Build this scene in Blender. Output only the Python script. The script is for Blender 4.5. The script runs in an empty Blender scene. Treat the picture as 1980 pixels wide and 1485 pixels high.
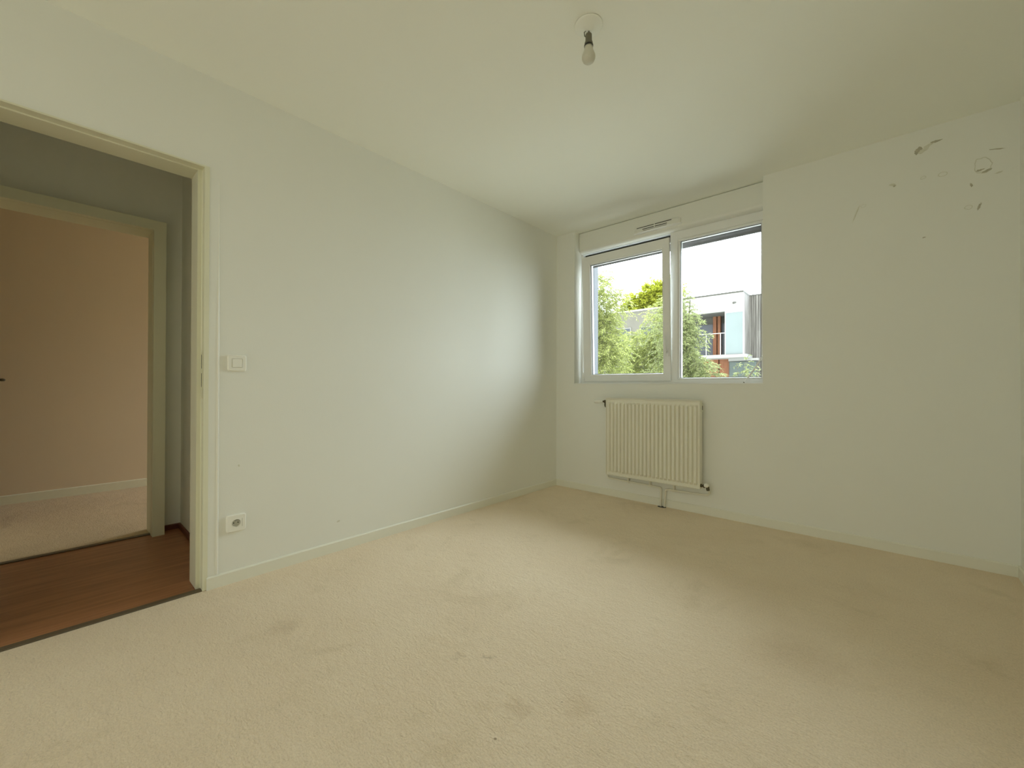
import bpy, bmesh, math, random
from mathutils import Vector, Matrix

C = bpy.context.scene.collection
PI = math.pi

# ------------------------------------------------------------------ camera
cam_d = bpy.data.cameras.new('camera')
cam_d.sensor_width = 36.0
cam_d.lens = 794.1 / 1980 * 36.0
cam_d.clip_start = 0.02
cam_d.clip_end = 400
cam = bpy.data.objects.new('camera', cam_d)
C.objects.link(cam)
yaw, pit, rol = math.radians(41.946), math.radians(0.246), math.radians(0.163)
F = Vector((-math.sin(yaw) * math.cos(pit), math.cos(yaw) * math.cos(pit), math.sin(pit)))
R0 = Vector((math.cos(yaw), math.sin(yaw), 0))
U0 = R0.cross(F)
R = R0 * math.cos(rol) + U0 * math.sin(rol)
U = -R0 * math.sin(rol) + U0 * math.cos(rol)
M = Matrix((R, U, -F)).transposed().to_4x4()
M.translation = Vector((2.434, -3.379, 0.9953))
cam.matrix_world = M
bpy.context.scene.camera = cam

# ------------------------------------------------------------------ world, light, exposure
sc = bpy.context.scene
sc.view_settings.view_transform = 'Standard'
sc.view_settings.look = 'None'
sc.view_settings.gamma = 1
sc.view_settings.use_curve_mapping = False
sc.view_settings.exposure = 0.07
sc.cycles.max_bounces = 24
sc.cycles.diffuse_bounces = 16
sc.cycles.glossy_bounces = 6
sc.cycles.transparent_max_bounces = 16
sc.cycles.use_denoising = True
sc.cycles.caustics_reflective = False
sc.cycles.caustics_refractive = False

w = bpy.data.worlds.new('overcast_sky')
sc.world = w
w.use_nodes = True
nt = w.node_tree
bg = nt.nodes['Background']
bg.inputs['Strength'].default_value = 1.0
# overcast sky, brighter and cooler ahead of the window (+y), warmer and dimmer behind the house
_N = w.node_tree.nodes.new
_tc = _N('ShaderNodeTexCoord')
_sx = _N('ShaderNodeSeparateXYZ')
_mr = _N('ShaderNodeMapRange')
_mr.interpolation_type = 'SMOOTHSTEP'
_mr.inputs['From Min'].default_value = -0.45
_mr.inputs['From Max'].default_value = 0.45
_mc = _N('ShaderNodeMix')
_mc.data_type = 'RGBA'
_mc.clamp_result = False
_mc.inputs[6].default_value = (2.10, 2.12, 1.93, 1)
_mc.inputs[7].default_value = (8.3, 9.25, 9.9, 1)
nt.links.new(_tc.outputs['Generated'], _sx.inputs[0])
nt.links.new(_sx.outputs['Y'], _mr.inputs['Value'])
nt.links.new(_mr.outputs[0], _mc.inputs[0])
# overcast skies are brighter towards the zenith
_zr = _N('ShaderNodeMapRange')
_zr.inputs['From Min'].default_value = 0.0
_zr.inputs['From Max'].default_value = 1.0
_zr.inputs['To Min'].default_value = 0.80
_zr.inputs['To Max'].default_value = 1.75
nt.links.new(_sx.outputs['Z'], _zr.inputs['Value'])
_vm = _N('ShaderNodeVectorMath')
_vm.operation = 'SCALE'
nt.links.new(_mc.outputs[2], _vm.inputs[0])
nt.links.new(_zr.outputs[0], _vm.inputs['Scale'])
nt.links.new(_vm.outputs[0], bg.inputs['Color'])


def portal(name, loc, rot, sx, sy):
    l = bpy.data.lights.new(name, 'AREA')
    l.shape = 'RECTANGLE'
    l.size, l.size_y = sx, sy
    l.cycles.is_portal = True
    o = bpy.data.objects.new(name, l)
    C.objects.link(o)
    o.location = loc
    o.rotation_euler = rot
    return o


portal('sky_portal', (1.01, 0.40, 1.62), (PI / 2, 0, PI), 1.56, 1.25)   # the daylight opening of the window
portal('sky_portal', (1.5, -6.85, 1.3), (PI / 2, 0, 0), 2.3, 1.9)        # wide window added behind the camera for fill light
portal('sky_portal', (-2.1, 0.32, 1.6), (PI / 2, 0, PI), 1.3, 1.2)     # unseen window added to light the far room

# ------------------------------------------------------------------ materials
def new_mat(name):
    m = bpy.data.materials.new(name)
    m.use_nodes = True
    n = m.node_tree
    return m, n, n.nodes['Principled BSDF']


def mat(name, col, rough=0.6, metal=0.0, bump=None, var=None, spec=0.5):
    m, n, b = new_mat(name)
    b.inputs['Base Color'].default_value = (*col, 1)
    b.inputs['Roughness'].default_value = rough
    b.inputs['Metallic'].default_value = metal
    b.inputs['Specular IOR Level'].default_value = spec
    tc = n.nodes.new('ShaderNodeTexCoord')
    if var:
        sc_, amt = var
        no = n.nodes.new('ShaderNodeTexNoise')
        no.inputs['Scale'].default_value = sc_
        no.inputs['Detail'].default_value = 5
        n.links.new(tc.outputs['Object'], no.inputs['Vector'])
        mx = n.nodes.new('ShaderNodeMix')
        mx.data_type = 'RGBA'
        mx.inputs[6].default_value = (*[c * (1 - amt) for c in col], 1)
        mx.inputs[7].default_value = (*[min(1, c * (1 + amt)) for c in col], 1)
        n.links.new(no.outputs['Fac'], mx.inputs[0])
        n.links.new(mx.outputs[2], b.inputs['Base Color'])
    if bump:
        sc_, st, dist = bump
        no = n.nodes.new('ShaderNodeTexNoise')
        no.inputs['Scale'].default_value = sc_
        no.inputs['Detail'].default_value = 4
        n.links.new(tc.outputs['Object'], no.inputs['Vector'])
        bp = n.nodes.new('ShaderNodeBump')
        bp.inputs['Strength'].default_value = st
        bp.inputs['Distance'].default_value = dist
        n.links.new(no.outputs['Fac'], bp.inputs['Height'])
        n.links.new(bp.outputs['Normal'], b.inputs['Normal'])
    return m


WALL = mat('wall_paint', (0.80, 0.81, 0.765), 0.75, bump=(140, 0.12, 0.002), var=(1.5, 0.012))
CEIL = mat('ceiling_paint', (0.87, 0.885, 0.83), 0.85, bump=(90, 0.1, 0.002))
TRIM = mat('baseboard_gloss_paint', (0.78, 0.78, 0.69), 0.4, bump=(40, 0.06, 0.001))
FRAME = mat('door_frame_paint', (0.74, 0.735, 0.58), 0.38, bump=(60, 0.06, 0.001))
PVC = mat('white_pvc', (0.82, 0.83, 0.82), 0.3, var=(3, 0.01))
BOXM = mat('shutter_box_pvc', (0.78, 0.79, 0.74), 0.4, var=(3, 0.01))
RADM = mat('radiator_enamel', (0.80, 0.785, 0.68), 0.35, var=(4, 0.01))
SWM = mat('switch_plastic', (0.84, 0.84, 0.78), 0.3, var=(30, 0.01))
DARK = mat('dark_slot', (0.025, 0.024, 0.02), 0.7, var=(30, 0.1))
BRASS = mat('tarnished_brass', (0.10, 0.085, 0.05), 0.45, 0.6, var=(60, 0.3))
METAL = mat('satin_metal', (0.62, 0.63, 0.62), 0.35, 0.7, var=(40, 0.1))
SCUFF = mat('bare_plaster_scuff', (0.45, 0.43, 0.34), 0.9, var=(60, 0.35))
SCUFFL = mat('filler_smear', (0.66, 0.66, 0.57), 0.9, var=(60, 0.12))
SOCKETM = mat('lamp_holder_plastic', (0.15, 0.14, 0.095), 0.5, var=(50, 0.15))
BULBM = mat('frosted_bulb', (0.60, 0.59, 0.50), 0.35, var=(30, 0.02))
THR = mat('threshold_strip', (0.13, 0.10, 0.065), 0.45, 0.3, var=(20, 0.25))
GUIDE = mat('shutter_guide_grey', (0.034, 0.039, 0.050), 0.5, var=(12, 0.05))
LATH = mat('shutter_lath_grey', (0.16, 0.15, 0.155), 0.6, var=(25, 0.25))
HANDM = mat('handle_white_metal', (0.80, 0.81, 0.80), 0.3, 0.1, var=(40, 0.03))
RODM = mat('white_rod_plastic', (0.80, 0.81, 0.80), 0.4, var=(20, 0.03))

# glass: see-through with a faint mirror reflection
GLASS, n, b = new_mat('window_glass')
n.nodes.remove(b)
tr = n.nodes.new('ShaderNodeBsdfTransparent')
tr.inputs['Color'].default_value = (0.97, 0.985, 0.975, 1)
gl = n.nodes.new('ShaderNodeBsdfGlossy')
gl.inputs['Roughness'].default_value = 0.0
fr = n.nodes.new('ShaderNodeFresnel')
fr.inputs['IOR'].default_value = 1.35
mx = n.nodes.new('ShaderNodeMixShader')
n.links.new(fr.outputs[0], mx.inputs[0])
n.links.new(tr.outputs[0], mx.inputs[1])
n.links.new(gl.outputs[0], mx.inputs[2])
n.links.new(mx.outputs[0], n.nodes['Material Output'].inputs['Surface'])


def carpet_material(name='beige_carpet', c1=(0.865, 0.72, 0.535), c2=(0.905, 0.765, 0.58)):
    m, n, b = new_mat(name)
    N = n.nodes.new
    L = n.links.new
    tc = N('ShaderNodeTexCoord')
    b.inputs['Roughness'].default_value = 1.0
    b.inputs['Specular IOR Level'].default_value = 0.1
    b.inputs['Sheen Weight'].default_value = 0.15

    def noise(scale, det, rough=0.6, dist=0.0):
        o = N('ShaderNodeTexNoise')
        o.inputs['Scale'].default_value = scale
        o.inputs['Detail'].default_value = det
        o.inputs['Roughness'].default_value = rough
        o.inputs['Distortion'].default_value = dist
        L(tc.outputs['Object'], o.inputs['Vector'])
        return o

    def ramp(src, stops):
        r = N('ShaderNodeValToRGB')
        e = r.color_ramp.elements
        e[0].position, e[0].color = stops[0][0], (*stops[0][1], 1)
        e[1].position, e[1].color = stops[-1][0], (*stops[-1][1], 1)
        for p, c in stops[1:-1]:
            x = e.new(p)
            x.color = (*c, 1)
        L(src, r.inputs[0])
        return r

    def mixc(fac, a, bb, mode='MIX'):
        q = N('ShaderNodeMix')
        q.data_type = 'RGBA'
        q.blend_type = mode
        if isinstance(fac, float):
            q.inputs[0].default_value = fac
        else:
            L(fac, q.inputs[0])
        L(a, q.inputs[6])
        L(bb, q.inputs[7])
        return q.outputs[2]
    base = ramp(noise(2.2, 4).outputs['Fac'], [(0.35, c1), (0.65, c2)])
    tuft = ramp(noise(170, 3, 0.7).outputs['Fac'], [(0.3, (0.84, 0.83, 0.80)), (0.58, (1.0, 1.0, 1.0))])
    c = mixc(1.0, base.outputs[0], tuft.outputs[0], 'MULTIPLY')
    # trodden dirt patches (their own irregular shapes)
    dirt = ramp(noise(3.1, 8, 0.72, 0.6).outputs['Fac'], [(0.56, (1, 1, 1)), (0.75, (0.86, 0.85, 0.80))])
    c = mixc(1.0, c, dirt.outputs[0], 'MULTIPLY')
    # individual stains at fixed places
    for (sx, sy, rad, amt) in [(0.61, -2.745, 0.06, 0.11), (1.355, -2.316, 0.022, 0.2), (1.28, -2.38, 0.02, 0.14),
                               (1.74, -2.29, 0.05, 0.07), (1.60, -2.42, 0.05, 0.08), (2.2, -1.55, 0.16, 0.08)]:
        vd = N('ShaderNodeVectorMath')
        vd.operation = 'DISTANCE'
        pert = N('ShaderNodeVectorMath')
        pert.operation = 'MULTIPLY_ADD'
        nn = noise(28, 3)
        L(nn.outputs['Color'], pert.inputs[0])
        pert.inputs[1].default_value = (0.16, 0.10, 0)
        L(tc.outputs['Object'], pert.inputs[2])
        L(pert.outputs[0], vd.inputs[0])
        vd.inputs[1].default_value = (sx + 0.08, sy + 0.05, 0)
        k = 1 - amt
        rr = ramp(vd.outputs['Value'], [(rad * 0.35, (k, k * 0.98, k * 0.95)), (rad * 1.2, (1, 1, 1))])
        c = mixc(1.0, c, rr.outputs[0], 'MULTIPLY')
    vo = N('ShaderNodeTexVoronoi')
    vo.inputs['Scale'].default_value = 14
    L(tc.outputs['Object'], vo.inputs['Vector'])
    spk = ramp(vo.outputs['Distance'], [(0.045, (0.42, 0.38, 0.32)), (0.075, (1, 1, 1))])
    vm = N('ShaderNodeVectorMath')
    vm.operation = 'DISTANCE'
    L(tc.outputs['Object'], vm.inputs[0])
    vm.inputs[1].default_value = (1.80, -2.45, 0)
    msk = ramp(vm.outputs['Value'], [(0.15, (1, 1, 1)), (0.45, (0, 0, 0))])
    sep = N('ShaderNodeSeparateColor')
    L(vo.outputs['Color'], sep.inputs[0])
    gt = N('ShaderNodeMath')
    gt.operation = 'GREATER_THAN'
    gt.inputs[1].default_value = 0.45
    L(sep.outputs[0], gt.inputs[0])
    mu = N('ShaderNodeMath')
    mu.operation = 'MULTIPLY'
    L(gt.outputs[0], mu.inputs[0])
    L(msk.outputs[0], mu.inputs[1])
    c = mixc(mu.outputs[0], c, mixc(1.0, c, spk.outputs[0], 'MULTIPLY'))
    L(c, b.inputs['Base Color'])
    n1, n2, n3 = noise(150, 4, 0.75, 0.8), noise(42, 6, 0.65, 1.2), noise(9, 3)
    wv = N('ShaderNodeTexNoise')
    wv.inputs['Scale'].default_value = 26
    wv.inputs['Detail'].default_value = 3
    wv.inputs['Distortion'].default_value = 2.0
    mp = N('ShaderNodeMapping')
    mp.inputs['Rotation'].default_value = (0, 0, 0.5)
    mp.inputs['Scale'].default_value = (1, 2.4, 1)
    L(tc.outputs['Object'], mp.inputs[0])
    L(mp.outputs[0], wv.inputs['Vector'])
    prev = None
    for src, st, d in [(n3, 0.6, 0.02), (wv, 0.55, 0.011), (n2, 0.6, 0.008), (n1, 0.6, 0.0045)]:
        bp = N('ShaderNodeBump')
        bp.inputs['Strength'].default_value = st
        bp.inputs['Distance'].default_value = d
        L(src.outputs['Fac'], bp.inputs['Height'])
        if prev:
            L(prev.outputs[0], bp.inputs['Normal'])
        prev = bp
    L(prev.outputs[0], b.inputs['Normal'])
    return m


CARPET = carpet_material()
CARPET2 = carpet_material('beige_carpet_dimmed', (0.66, 0.52, 0.335), (0.72, 0.57, 0.375))  # same beige carpet, coloured darker for the dimmer far room


def wood_material(name, c1, c2, scale=(14, 1.2, 1), rough=0.4, rot=0.0):
    m, n, b = new_mat(name)
    tc = n.nodes.new('ShaderNodeTexCoord')
    mp = n.nodes.new('ShaderNodeMapping')
    mp.inputs['Scale'].default_value = scale
    mp.inputs['Rotation'].default_value = (0, 0, rot)
    no = n.nodes.new('ShaderNodeTexNoise')
    no.inputs['Scale'].default_value = 3
    no.inputs['Detail'].default_value = 6
    rp = n.nodes.new('ShaderNodeValToRGB')
    rp.color_ramp.elements[0].position = 0.3
    rp.color_ramp.elements[1].position = 0.7
    rp.color_ramp.elements[0].color = (*c1, 1)
    rp.color_ramp.elements[1].color = (*c2, 1)
    n.links.new(tc.outputs['Object'], mp.inputs[0])
    n.links.new(mp.outputs[0], no.inputs['Vector'])
    n.links.new(no.outputs['Fac'], rp.inputs[0])
    n.links.new(rp.outputs[0], b.inputs['Base Color'])
    b.inputs['Roughness'].default_value = rough
    return m


PARQ = wood_material('hall_wood_floor', (0.26, 0.105, 0.045), (0.42, 0.19, 0.085), (12, 1.0, 1), 0.38)
DWOOD = wood_material('dark_wood_skirting', (0.10, 0.025, 0.015), (0.16, 0.045, 0.025), (2, 10, 2), 0.5)
OWOOD = wood_material('orange_stained_timber', (0.22, 0.080, 0.04), (0.36, 0.15, 0.08), (10, 10, 0.6), 0.7)
GTIMB = wood_material('weathered_grey_timber', (0.14, 0.13, 0.127), (0.33, 0.32, 0.315), (9, 3, 0.25), 0.85)
BARK = wood_material('branch_bark', (0.06, 0.055, 0.045), (0.12, 0.11, 0.09), (20, 20, 4), 0.9)
CLAD = mat('white_cladding', (0.86, 0.87, 0.88), 0.5, var=(1.5, 0.03))
CONC = mat('pale_render', (0.25, 0.243, 0.225), 0.9, var=(1.3, 0.15))
EDGE = mat('slab_edge', (0.42, 0.42, 0.43), 0.7, var=(2, 0.05))
SOFF = mat('grey_soffit', (0.12, 0.12, 0.115), 0.8, var=(2, 0.05))
TEAL = mat('tinted_facade_glass', (0.12, 0.155, 0.16), 0.25, var=(1.2, 0.25))
BLUEP = mat('frosted_balustrade_glass', (0.30, 0.37, 0.41), 0.35, var=(0.8, 0.12))
WINM = mat('facade_window_glass', (0.11, 0.125, 0.165), 0.15, var=(1.5, 0.2))
GROUNDM = mat('pale_bounce_ground', (0.40, 0.40, 0.36), 0.95, var=(3, 0.3), bump=(30, 0.5, 0.03))  # hidden ground, colour made pale to bounce daylight onto the ceiling


def leaf_material(name, c1, c2):
    m, n, b = new_mat(name)
    n.nodes.remove(b)
    gi = n.nodes.new('ShaderNodeNewGeometry')
    rp = n.nodes.new('ShaderNodeValToRGB')
    rp.color_ramp.elements[0].color = (*c1, 1)
    rp.color_ramp.elements[1].color = (*c2, 1)
    n.links.new(gi.outputs['Random Per Island'], rp.inputs[0])
    d = n.nodes.new('ShaderNodeBsdfDiffuse')
    t = n.nodes.new('ShaderNodeBsdfTranslucent')
    mx = n.nodes.new('ShaderNodeMixShader')
    mx.inputs[0].default_value = 0.42
    n.links.new(rp.outputs[0], d.inputs['Color'])
    n.links.new(rp.outputs[0], t.inputs['Color'])
    n.links.new(d.outputs[0], mx.inputs[1])
    n.links.new(t.outputs[0], mx.inputs[2])
    n.links.new(mx.outputs[0], n.nodes['Material Output'].inputs['Surface'])
    return m


LEAF = leaf_material('willow_green_leaves', (0.24, 0.285, 0.085), (0.50, 0.53, 0.21))
LEAFY = leaf_material('yellow_green_leaves', (0.30, 0.33, 0.03), (0.48, 0.50, 0.08))
LEAFP = leaf_material('pale_olive_leaves', (0.18, 0.22, 0.09), (0.38, 0.41, 0.20))


# ------------------------------------------------------------------ mesh helpers
def link(name, bm, m, parent=None, smooth=False, bevel=0.0):
    me = bpy.data.meshes.new(name)
    bmesh.ops.recalc_face_normals(bm, faces=bm.faces[:])
    bm.to_mesh(me)
    bm.free()
    if smooth:
        for p in me.polygons:
            p.use_smooth = True
    me.materials.append(m)
    o = bpy.data.objects.new(name, me)
    C.objects.link(o)
    if parent:
        o.parent = parent
    if bevel:
        b_ = o.modifiers.new('bevel', 'BEVEL')
        b_.width = bevel
        b_.segments = 2
        b_.limit_method = 'ANGLE'
    if smooth:
        o.modifiers.new('wn', 'WEIGHTED_NORMAL')
    return o


def box(bm, x0, x1, y0, y1, z0, z1):
    v = [bm.verts.new(p) for p in ((x0, y0, z0), (x1, y0, z0), (x1, y1, z0), (x0, y1, z0),
                                   (x0, y0, z1), (x1, y0, z1), (x1, y1, z1), (x0, y1, z1))]
    for f in ((0, 3, 2, 1), (4, 5, 6, 7), (0, 1, 5, 4), (1, 2, 6, 5), (2, 3, 7, 6), (3, 0, 4, 7)):
        bm.faces.new([v[i] for i in f])


def boxes(name, lst, m, parent=None, bevel=0.0):
    bm = bmesh.new()
    for b_ in lst:
        box(bm, *b_)
    return link(name, bm, m, parent, bevel=bevel)


def loft(bm, rings, cap0=True, cap1=True, closed=True):
    vs = [[bm.verts.new(p) for p in r] for r in rings]
    n_ = len(vs[0])
    for a, b_ in zip(vs, vs[1:]):
        for i in range(n_ if closed else n_ - 1):
            j = (i + 1) % n_
            bm.faces.new((a[i], a[j], b_[j], b_[i]))
    if cap0:
        bm.faces.new(vs[0][::-1])
    if cap1:
        bm.faces.new(vs[-1])
    return vs


def rot_to(d):
    return Vector((0, 0, 1)).rotation_difference(Vector(d).normalized()).to_matrix()


def lathe(bm, origin, axis, prof, n_=32):
    """prof: list of (r, h) along the axis"""
    Q = rot_to(axis)
    O = Vector(origin)
    rings = [[O + Q @ Vector((max(r, 1e-5) * math.cos(2 * PI * i / n_), max(r, 1e-5) * math.sin(2 * PI * i / n_), h)) for i in range(n_)] for r, h in prof]
    loft(bm, rings)


def tube(bm, pts, r, n_=12):
    pts = [Vector(p) for p in pts]
    rs = r if isinstance(r, (list, tuple)) else [r] * len(pts)
    rings = []
    prev = None
    for i, p in enumerate(pts):
        d = (pts[min(i + 1, len(pts) - 1)] - pts[max(i - 1, 0)]).normalized()
        if prev is None:
            a = d.orthogonal().normalized()
        else:
            a = (prev - d * prev.dot(d)).normalized()
        prev = a
        b_ = d.cross(a)
        rings.append([p + (a * math.cos(2 * PI * k / n_) + b_ * math.sin(2 * PI * k / n_)) * rs[i] for k in range(n_)])
    loft(bm, rings)


def bend(pts, r=0.02, seg=5):
    """rounds the corners of a polyline"""
    pts = [Vector(p) for p in pts]
    out = [pts[0]]
    for a, b_, c in zip(pts, pts[1:], pts[2:]):
        p, q = b_ + (a - b_).normalized() * r, b_ + (c - b_).normalized() * r
        for i in range(seg + 1):
            t = i / seg
            out.append(p * (1 - t) ** 2 + b_ * 2 * t * (1 - t) + q * t * t)
    out.append(pts[-1])
    return out


def prism(bm, poly, axis, a, b_):
    """poly in the two other axes (x,y order kept); extruded along axis"""
    def P(u, v, t):
        return {'x': (t, u, v), 'y': (u, t, v), 'z': (u, v, t)}[axis]
    loft(bm, [[P(u, v, a) for u, v in poly], [P(u, v, b_) for u, v in poly]])


def empty(name, loc=(0, 0, 0)):
    o = bpy.data.objects.new(name, None)
    o.empty_display_size = 0.1
    C.objects.link(o)
    return o


def tag(o, label, cat, group=None, kind=None):
    o['label'] = label
    o['category'] = cat
    if group:
        o['group'] = group
    if kind:
        o['kind'] = kind
    return o


def origin_to(o, loc):
    """move an object's origin (mesh in world coordinates) or an Empty with children to loc"""
    loc = Vector(loc)
    if o.type == 'MESH':
        o.data.transform(Matrix.Translation(-loc))
    o.location = loc
    for ch in o.children:
        ch.matrix_parent_inverse = Matrix.Translation(-loc)


# ------------------------------------------------------------------ room shell
W = 2.977        # room width
YB = -6.8        # back wall, behind the camera, with a window added for fill light
H = 2.5
WT = 0.385       # outer wall thickness
NX0, NX1, NZ = 0.213, 1.806, 1.016   # window niche
T = 0.165        # thickness of the wall to the hall
DY0, DY1, DZ = -3.74, -2.892, 2.052   # doorway in the left wall
OX = -1.205      # hall side of the opposite wall
FX = -2.955      # far wall of the room across the hall

S = 'structure'
o = boxes('wall_window', [(-0.0, NX0, 0, WT, 0, H), (NX1, W + 0.1, 0, WT, 0, H), (NX0, NX1, 0, WT, 0, NZ)], WALL)
tag(o, 'pale wall holding the window, with a radiator below and scuffs at the upper right', 'wall', kind=S)
wall_window = o
o = boxes('wall_left', [(-T, 0, DY1, WT, 0, H), (-T, 0, DY0, DY1, DZ, H), (-T, 0, -7.0, DY0, 0, H)], WALL)
tag(o, 'long pale left wall with the doorway, light switch and socket', 'wall', kind=S)
tag(boxes('wall_right', [(W, W + 0.1, YB - 0.1, 0, 0, H)], WALL),
    'pale right side wall seen as a sliver at the edge of the photo', 'wall', kind=S)
BX0, BX1, BZ0, BZ1 = 0.35, 2.65, 0.35, 2.25  # opening added in the unseen back wall to let in fill light
tag(boxes('wall_back', [(0, BX0, YB - 0.1, YB, 0, H), (BX1, W, YB - 0.1, YB, 0, H), (BX0, BX1, YB - 0.1, YB, 0, BZ0), (BX0, BX1, YB - 0.1, YB, BZ1, H)], WALL), 'pale unseen wall behind the camera, with a wide window added for fill light', 'wall', kind=S)
tag(boxes('ceiling', [(-T, W + 0.1, YB - 0.1, WT, H, H + 0.15)], CEIL), 'plain white bedroom ceiling with the bare bulb', 'ceiling', kind=S)
tag(boxes('floor', [(0, W, YB, 0, -0.02, 0)], CARPET), 'worn beige carpet covering the bedroom floor', 'carpet', kind=S)

# hall and the room across it
HY0, HY1 = -5.2, -2.79
OY0, OY1, OZ = -3.72, -2.95, 2.01     # doorway across the hall
FY0, FY1 = -5.6, 0.0
FWX0, FWX1 = -2.75, -1.45   # unseen window added to light it, in the same facade as ours
tag(boxes('floor', [(OX - 0.02, -0.034, HY0, HY1, -0.02, 0)], PARQ), 'reddish brown wooden floor of the hall beyond the doorway', 'wooden floor', kind=S)
tag(boxes('wall_hall', [(OX - 0.12, OX, OY1, HY1 + 0.1, 0, H), (OX - 0.12, OX, HY0, OY0, 0, H), (OX - 0.12, OX, OY0, OY1, OZ, H)], WALL),
    'dim hall wall around the second doorway', 'wall', kind=S)
tag(boxes('wall_hall_end', [(OX, -T, HY1, HY1 + 0.1, 0, H), (OX, -T, HY0 - 0.1, HY0, 0, H)], WALL),
    'narrow end wall of the hall beside the door frame', 'wall', kind=S)
tag(boxes('ceiling', [(OX - 0.12, -T, HY0 - 0.1, HY1 + 0.1, H, H + 0.15)], CEIL), 'ceiling of the dim hall', 'ceiling', kind=S)
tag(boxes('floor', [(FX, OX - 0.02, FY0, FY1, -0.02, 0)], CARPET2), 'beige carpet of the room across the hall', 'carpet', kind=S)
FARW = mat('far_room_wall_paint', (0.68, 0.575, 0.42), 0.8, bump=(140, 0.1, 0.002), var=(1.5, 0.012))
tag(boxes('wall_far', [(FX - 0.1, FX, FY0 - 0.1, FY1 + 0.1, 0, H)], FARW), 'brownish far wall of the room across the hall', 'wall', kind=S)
tag(boxes('wall_far_side', [(FX, FWX0, FY1, FY1 + 0.3, 0, H), (FWX1, OX - 0.12, FY1, FY1 + 0.3, 0, H),
                            (FWX0, FWX1, FY1, FY1 + 0.3, 0, 1.0), (FWX0, FWX1, FY1, FY1 + 0.3, 2.2, H),
                            (FX, OX - 0.12, FY0 - 0.1, FY0, 0, H),
                            (OX - 0.12, OX - 0.02, FY0 - 0.1, HY0, 0, H), (OX - 0.12, OX - 0.02, HY1 + 0.1, FY1 + 0.1, 0, H)], FARW),
    'side walls of the room across the hall', 'wall', kind=S)
tag(boxes('ceiling', [(FX - 0.1, OX - 0.12, FY0 - 0.1, FY1 + 0.1, H, H + 0.15)], CEIL), 'ceiling of the room across the hall', 'ceiling', kind=S)


def skirt(name, p0, p1, nrm, h, m, label, t=0.011):
    """baseboard with a small rounded top edge from p0 to p1 on a wall whose room side is nrm"""
    p0, p1, nrm = Vector((*p0, 0)), Vector((*p1, 0)), Vector((*nrm, 0))
    prof = [(0, 0), (t, 0), (t, h - 0.006), (t - 0.004, h - 0.001), (t - 0.006, h), (0, h)]
    bm = bmesh.new()
    loft(bm, [[p + nrm * a + Vector((0, 0, b_)) for a, b_ in prof] for p in (p0, p1)])
    return tag(link(name, bm, m), label, 'baseboard', kind=S)


skirt('baseboard_left', (0, -2.885), (0, 0), (1, 0), 0.062, TRIM, 'white baseboard along the left wall, from the door frame to the corner')
skirt('baseboard_window', (0.011, 0), (W - 0.011, 0), (0, -1), 0.062, TRIM, 'white baseboard along the window wall behind the radiator pipes')
skirt('baseboard_right', (W, 0), (W, YB), (-1, 0), 0.062, TRIM, 'white baseboard at the right edge of the photo')
skirt('baseboard_far', (FX, FY0), (FX, FY1), (1, 0), 0.075, FRAME, 'pale baseboard in the room across the hall')
skirt('baseboard_hall', (OX, OY1 + 0.06), (OX, HY1), (1, 0), 0.035, DWOOD, 'short dark reddish baseboard beside the second door frame')
skirt('baseboard_hall_end', (OX + 0.011, HY1), (-T, HY1), (0, -1), 0.035, DWOOD, 'dark reddish baseboard on the hall end wall')


# ------------------------------------------------------------------ near door frame (rebated steel frame)
def frame_profile(side):
    # (x, offset into the opening measured from the wall edge), room side at x > 0
    return [(0.007, 0.010), (0.007, -0.010), (-0.038, -0.010), (-0.040, -0.012), (-0.040, -0.028), (-T - 0.006, -0.028), (-T - 0.006, 0.010), (0.0, 0.010)]


d1 = empty('door_1')
tag(d1, 'cream painted rebated door frame around the opening to the hall', 'door frame', kind=S)
JF = 2.050
pr = frame_profile(0)
# right jamb (towards the window)
bm = bmesh.new()
prism(bm, [(x, -2.891 + o_) for x, o_ in pr], 'z', 0.003, JF + 0.004)
jamb = link('door_jamb', bm, FRAME, d1)
bm = bmesh.new()
prism(bm, [(x, -3.741 - o_) for x, o_ in pr], 'z', 0.003, JF + 0.004)
link('door_jamb', bm, FRAME, d1)
# head
bm = bmesh.new()
prh = [(0.0076, 0.004), (0.0076, -0.003), (-0.0375, -0.003), (-0.0394, -0.004), (-0.0394, -0.008), (-T - 0.0066, -0.008), (-T - 0.0066, 0.006), (0.0, 0.006)]
prism(bm, [(x, JF + o_) for x, o_ in prh], 'y', -3.733, -2.899)
link('door_head', bm, FRAME, d1)
# strike plate and its two slots
sp = boxes('strike_plate', [(-0.034, -0.008, -2.9035, -2.9015, 0.93, 1.16)], FRAME, d1)
boxes('latch_slot', [(-0.0235, -0.0185, -2.9045, -2.9025, 1.075, 1.142)], DARK, sp)
boxes('latch_slot', [(-0.0235, -0.0185, -2.9045, -2.9025, 0.985, 1.052)], DARK, sp)
strip = boxes('trim_1', [(0.0, 0.0035, -2.884, -2.843, 0.062, 2.0)], WALL, bevel=0.001)
bm = bmesh.new()
tube(bm, [(0.0015, -2.8425, 0.064), (0.0015, -2.8425, 1.2), (0.0010, -2.8425, 2.0)], [0.0058, 0.0052, 0.002], 10)
link('caulk_bead', bm, SWM, strip, smooth=True)
tag(strip,
    'flat painted strip running up the wall beside the door frame', 'trim', kind=S)
tag(boxes('trim_2', [(-0.034, 0.0, -3.74, -2.895, -0.01, 0.006)], THR, bevel=0.002),
    'dark narrow threshold bar between beige carpet and hall floor', 'threshold', kind=S)

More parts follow.
